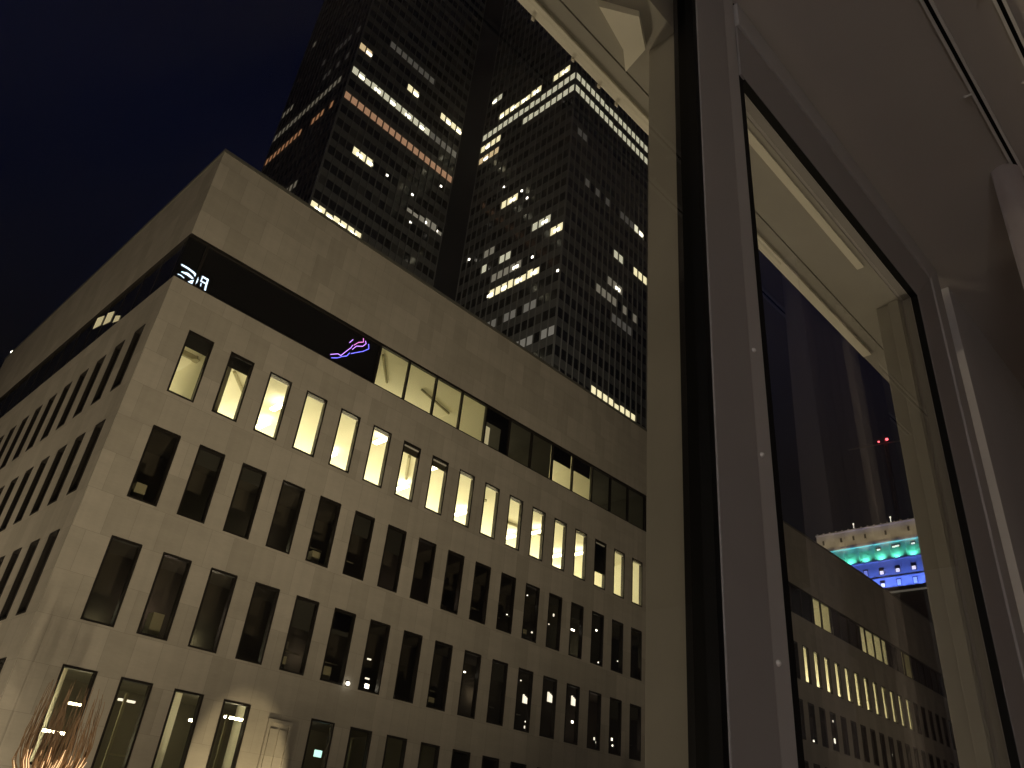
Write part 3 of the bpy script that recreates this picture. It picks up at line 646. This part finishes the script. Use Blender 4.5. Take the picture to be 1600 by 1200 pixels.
# ================================================================== ROOM WITH THE WINDOW
K = -0.021; nn_ = math.hypot(1, K); U_ = Vector((1, K, 0))/nn_; V_ = Vector((-K, 1, 0))/nn_
def T(u, v, z): return CAM + U_*u + V_*v + Vector((0, 0, z))
def lb(m, u0, u1, v0, v1, z0, z1, mi=0): m.box(u0, u1, v0, v1, z0, z1, mi, T)
PAINT = pmat('grey_window_paint', (0.36, 0.34, 0.335), 0.42, var=0.06, scale=14, bump=.04)
PAINT2 = pmat('pale_bead_paint', (0.52, 0.50, 0.49), 0.40, var=0.06, scale=14, bump=.04)
GASK = pmat('black_gasket', (0.004, 0.004, 0.004), 0.6, spec=.2)
CEIL = pmat('ceiling_plaster', (0.50, 0.46, 0.425), 0.85, var=0.10, scale=3, bump=.12)
WALLP = pmat('wall_plaster', (0.58, 0.555, 0.545), 0.85, var=0.10, scale=4, bump=.12)
CONC = pmat('exterior_concrete', (0.37, 0.352, 0.305), 0.8, var=0.14, scale=9, bump=.2)
TRIM = pmat('pale_metal_trim', (0.85, 0.81, 0.68), 0.5, var=.06, scale=20)
HOUSEG = glass_mat('window_glass', (0.97, 0.975, 0.97), 1.42)
VF = 0.40; VG = 0.418; VO = 0.493
ZH = 1.173; ZCE = 1.385; ZS = -0.75
# room shell
m = MB(); lb(m, -3, 4, -4, VF+.1, ZCE, ZCE+.2); struct(m.build('ceiling', CEIL))
m = MB(); lb(m, -3, 4, -4, VF+.1, -1.75, -1.6); struct(m.build('floor', pmat('oak_floor', (.25,.16,.09), .5, var=.2, scale=3)))
m = MB()
lb(m, 1.872, 4, VF, VO, -1.6, ZCE); lb(m, -3, 1.872, VF, VO, -1.6, ZS); lb(m, -3, -1.3, VF, VO, ZS, ZCE)
lb(m, -3.15, -3, -4, VO, -1.6, ZCE); lb(m, 4, 4.15, -4, VO, -1.6, ZCE); lb(m, -3, 4, -4.15, -4, -1.6, ZCE)
struct(m.build('wall', WALLP))

base_l = T(-0.3, VF, ZS); base_r = T(1.2, VF, ZS)
lw = thing('fixed_window', base_l, 'large fixed window on the left with a black gasket along its edge', 'window')
def tapes(par, u0, u1, z0, z1, vis_left):
    m = MB(); g = 0.004
    lb(m, u0-g, u0+.012, VF+.002, VG, z0, z1); lb(m, u1-.012, u1+g, VF+.002, VG, z0, z1)
    lb(m, u0+.012, u1-.012, VF+.002, VG, z1-.012, z1+g); lb(m, u0+.012, u1-.012, VF+.002, VG, z0-g, z0+.012)
    return m.build('gasket', GASK, par)
UL1 = 0.674; UR0 = 0.826; UR1 = 1.576
HOUSEG2 = glass_mat('double_window_glass', (0.95, 0.955, 0.95), 2.1)
def pane(par, u0, u1, z0, z1, mat=HOUSEG):
    m = MB(); m.quad(T(u0, VG-.002, z0), T(u1, VG-.002, z0), T(u1, VG-.002, z1), T(u0, VG-.002, z1)); return m.build('pane', mat, par)
pane(lw, -1.25, UL1+.003, ZS+.03, 1.32)
m = MB(); lb(m, UL1-.006, UL1+.006, VF+.002, VG+.02, ZS+.03, 1.32); m.build('gasket', GASK, lw)
m = MB(); lb(m, -1.3, -1.25, VF-.01, VO, ZS, ZCE); lb(m, -1.25, UL1, VF-.01, VO-.03, ZS, ZS+.03); lb(m, -1.25, UL1, VF-.01, VO-.002, 1.32, ZCE); m.build('frame', PAINT, lw)

post = thing('window_post', T(.72, VF, ZS), 'grey painted post between the two windows with a stepped edge and screws', 'post')
m = MB(); lb(m, UL1+.004, .770, VF, VG+.02, ZS, ZCE); m.build('face', PAINT, post, bevel=.0015)
m = MB(); lb(m, .7725, .809, VF+.002, VG+.02, ZS, ZCE); m.build('bead', PAINT2, post, bevel=.002)
m = MB(); lb(m, .770, .7725, VF+.008, VG+.02, ZS, ZCE); lb(m, .809, .8125, VF+.008, VG+.02, ZS, ZCE); m.build('groove', GASK, post)
m = MB(); lb(m, UL1+.002, UR0, VG+.02, VO, ZS, ZCE); m.build('outer_pier', CONC, post, bevel=.002)
SCREW = pmat('bright_screw', (.92,.90,.88), .35, .1)
for z in (.588, .437, .197, -.05):
    m = MB(); p = T(.782, VF+.002, z); pr_ = [(0,-.0035),(.0022,-.003),(.0034,-.001),(.0034,.001)]
    n0 = len(m.v)
    for r, d in pr_:
        for j in range(12):
            t = 2*math.pi*j/12; m.v.append(T(.782+r*math.cos(t), VF+.002+d, z+r*math.sin(t)))
    for i in range(3):
        for j in range(12): m.f.append((n0+i*12+j, n0+i*12+(j+1) % 12, n0+(i+1)*12+(j+1) % 12, n0+(i+1)*12+j)); m.m.append(0)
    m.build('screw', SCREW, post, smooth=True)

rw = thing('casement_window', base_r, 'narrow right-hand window in a stepped grey frame showing the blue-lit building', 'window')
# frame: flat band plus a raised outer bead, mitred at the corner
def ring(m, u0, u1, z0, z1, w0, w1, v0, v1, left=True):
    """U-shaped frame right of the post: head and right jamb between offsets w0 (inner) and w1 (outer)"""
    a = [(u0, z1+w0), (u1+w0, z1+w0), (u1+w0, z0)]; b = [(u0, z1+w1), (u1+w1, z1+w1), (u1+w1, z0)]
    for k in range(2):
        q = [a[k], a[k+1], b[k+1], b[k]]
        n = len(m.v)
        for v in (v0, v1): m.v += [T(p[0], v, p[1]) for p in q]
        for f in ((0,1,2,3),(7,6,5,4),(0,4,5,1),(1,5,6,2),(2,6,7,3),(3,7,4,0)): m.f.append(tuple(n+i for i in f)); m.m.append(0)
m = MB(); ring(m, .8125, UR1, ZS, ZH, 0.0, .135, VF, VG+.02); m.build('frame', PAINT, rw, bevel=.001)
m = MB(); ring(m, .8125, UR1, ZS, ZH, .137, .200, VF-.004, VG+.02); m.build('bead', PAINT2, rw, bevel=.002)
m = MB(); ring(m, .8125, UR1, ZS, ZH, .200, .204, VF+.003, VG); m.build('groove', GASK, rw)
m = MB(); ring(m, UR0, UR1, ZS, ZH, -.003, .001, VF+.001, VG-.003); lb(m, .8126, UR0, VF+.004, VG+.019, ZS, ZH+.004); m.build('gasket', GASK, rw)
pane(rw, UR0-.002, UR1-.001, ZS, ZH-.001, HOUSEG2)
m = MB(); lb(m, UR1-.004, UR1+.06, VG+.02, VO, ZS, ZH); lb(m, UR1-.012, UR1-.004, VG+.022, VG+.045, ZS, ZH); m.build('outer_reveal', CONC, rw, bevel=.002)

aw = thing('window_canopy', T(.3, VO, ZH), 'shallow concrete canopy with a pale lip seen from below through both windows', 'canopy')
m = MB(); lb(m, -1.6, 2.0, VG+.021, .5445, ZH, ZH+.12); lb(m, -1.6, 2.0, .548, .5745, ZH+.001, ZH+.12); m.build('soffit', CONC, aw)
m = MB(); lb(m, -1.6, 2.0, .5445, .548, ZH+.01, ZH+.115); m.build('groove', GASK, aw)
m = MB(); lb(m, -1.6, 1.742, .5755, .5965, ZH-.004, ZH+.11); m.build('lip', TRIM, aw, bevel=.001)
m = MB(); lb(m, 1.742, 2.0, .5755, .60, ZH+.006, ZH+.11); m.build('lip', CONC, aw)
m = MB(); lb(m, .83, 1.41, .4505, .4655, ZH-.0025, ZH+.0005); m.build('trim_strip', TRIM, aw)
br = [(.549,.499),(.640,.517),(.678,.540),(.664,.489),(.607,.462)]
m = MB(); n = len(m.v); top = [T(u, v, ZH-.0005) for u, v in br]; bot = [T(u+(.607-u)*.05, v, ZH-.016) for u, v in br]
m.v += top+bot; m.f.append(tuple(range(5, 10))); m.m.append(0)
for i in range(5): m.f.append((i, (i+1) % 5, 5+(i+1) % 5, 5+i)); m.m.append(0)
m.build('bracket', TRIM, aw)
for u in (.44, .50, .60, .67, .72):
    m = MB(); lb(m, u, u+.006, .5965, .599, ZH-.010, ZH-.002); m.build('clip', TRIM, aw)

# curtain rails on the ceiling, curtain on the nearer one
RAIL = pmat('white_rail_paint', (.78,.76,.73), .5)
def rail(v0, name_label):
    t = thing('curtain_rail', T(1.0, v0, ZCE), name_label, 'curtain rail', 'curtain rails on the ceiling')
    m = MB(); lb(m, -1.2, 2.6, v0-.0095, v0-.0045, ZCE-.008, ZCE); lb(m, -1.2, 2.6, v0+.0025, v0+.0075, ZCE-.008, ZCE); m.build('track', RAIL, t)
    m = MB(); lb(m, -1.2, 2.6, v0-.0045, v0+.0025, ZCE-.003, ZCE-.0005); m.build('slot', GASK, t)
    return t
r1 = rail(.146, 'ceiling curtain rail nearer the glass, with a pale curtain hanging at its end')
r2 = rail(.052, 'ceiling curtain rail in the top right corner, bare with small hooks')
def hook(u, v, par):
    m = MB(); pts = [T(u, v, ZCE-.006), T(u-.004, v+.010, ZCE-.010), T(u-.012, v+.016, ZCE-.016), T(u-.016, v+.012, ZCE-.022)]
    m.tube(pts, .0022, 6); m.build('hook', RAIL, par)
hook(1.285, .150, r1); hook(1.08, .058, r2); hook(1.32, .056, r2)
CLOTH = pmat('pale_curtain_cloth', (.80,.74,.74), .9, var=.08, scale=60, bump=.3)
_nt = CLOTH.node_tree; _tr = _nt.nodes.new('ShaderNodeBsdfTranslucent'); _tr.inputs['Color'].default_value = (.75,.70,.70,1)
_mx = _nt.nodes.new('ShaderNodeMixShader'); _mx.inputs[0].default_value = .7
_nt.links.new(_nt.nodes['Principled BSDF'].outputs[0], _mx.inputs[1]); _nt.links.new(_tr.outputs[0], _mx.inputs[2]); _nt.links.new(_mx.outputs[0], _nt.nodes['Material Output'].inputs['Surface'])
cm = MB(); NU, NZ = 130, 30
ct = Vector((0,0,0))
for iz in range(NZ+1):
    z = 1.374 - (1.374+1.5)*iz/NZ
    for iu in range(NU+1):
        s = iu/NU; u = 1.50 + .50*s; amp = .026+.010*min(1, iz/8)
        ph = s*2*math.pi*9.5 + .5*math.sin(iz*.15+s*9)
        v = .165 + amp*math.sin(ph+1.2) ; u2 = u + .010*math.sin(2*ph+.6)
        cm.v.append(T(u2, v, z))
for iz in range(NZ):
    for iu in range(NU):
        a = iz*(NU+1)+iu; cm.f.append((a, a+1, a+NU+2, a+NU+1)); cm.m.append(0)
cu = cm.build('curtain', CLOTH, None, base=T(1.75, .16, -1.5), smooth=True)
tag(cu, 'pale pleated curtain bunched at the end of the rail beside the right window', 'curtain')

# table lamp in the room behind the photographer
tl = thing('table_lamp', T(-2.4, -0.9, -1.6), 'small shaded table lamp glowing at the back of the room', 'lamp')
m = MB(); m.lathe((-2.4,-0.9,-1.6),[(.35,0),(.35,.03),(.04,.05),(.04,.68),(.30,.70),(.30,.73),(0,.73)],20,0,T); m.build('side_table', pmat('dark_wood',(.08,.05,.03),.5), tl)
m = MB(); m.lathe((-2.4,-0.9,-.87),[(.10,0),(.11,.03),(.05,.15),(.02,.3)],20,0,T); m.build('foot', PAINT, tl)
m = MB(); m.lathe((-2.4,-0.9,-.64),[(.20,0),(.13,.26)],24,0,T); m.build('shade', emat('lamp_shade', (1.0,.85,.70), .8), tl)
lamp('POINT', 'bulb_light', T(-2.4,-0.9,-.50), 62, (1.0,.95,.915), tl, .25)

# ================================================================== SKY, CAMERA
w = bpy.data.worlds.new('World'); scn.world = w; w.use_nodes = True
nt = w.node_tree; bg = nt.nodes['Background']; sk = nt.nodes.new('ShaderNodeTexSky'); sk.sky_type = 'NISHITA'; sk.sun_disc = False
sk.sun_elevation = math.radians(2.0); sk.sun_rotation = math.radians(300)
tint = nt.nodes.new('ShaderNodeMix'); tint.data_type = 'RGBA'; tint.blend_type = 'MULTIPLY'; tint.inputs['Factor'].default_value = 1
tint.inputs['B'].default_value = (0.10, 0.19, 0.86, 1)
wtc = nt.nodes.new('ShaderNodeTexCoord'); wsp = nt.nodes.new('ShaderNodeSeparateXYZ'); wmr = nt.nodes.new('ShaderNodeMapRange'); glow = nt.nodes.new('ShaderNodeMix'); glow.data_type = 'RGBA'
nt.links.new(wtc.outputs['Generated'], wsp.inputs[0]); nt.links.new(wsp.outputs[2], wmr.inputs['Value'])
wmr.inputs['From Min'].default_value = 0.42; wmr.inputs['From Max'].default_value = 0.68        # towards the horizon the blue gives way to grey city glow
glow.inputs['A'].default_value = (0.20, 0.17, 0.26, 1); glow.inputs['B'].default_value = (0.10, 0.19, 0.86, 1)
nt.links.new(wmr.outputs['Result'], glow.inputs['Factor']); nt.links.new(glow.outputs['Result'], tint.inputs['B'])
nt.links.new(sk.outputs[0], tint.inputs['A']); nt.links.new(tint.outputs['Result'], bg.inputs['Color']); bg.inputs['Strength'].default_value = 0.015
su = bpy.data.lights.new('moon', 'SUN'); su.energy = 0.004; su.angle = math.radians(10); su.color = (.7,.8,1)
so = bpy.data.objects.new('moon', su); COL.objects.link(so); so.rotation_euler = (math.radians(50), 0, math.radians(-60))
cd = bpy.data.cameras.new('camera'); co = bpy.data.objects.new('camera', cd); COL.objects.link(co)
co.location = CAM; co.rotation_euler = (2.11626148, -0.09489064, -0.8191093)
cd.sensor_width = 36; cd.lens = 1217.7285/1600*36; cd.clip_start = .01; cd.clip_end = 4000
scn.camera = co
scn.view_settings.view_transform = 'Standard'; scn.view_settings.look = 'None'; scn.view_settings.exposure = 0; scn.view_settings.gamma = 1
scn.cycles.max_bounces = 8; scn.cycles.transparent_max_bounces = 12; scn.cycles.sample_clamp_indirect = 3.0
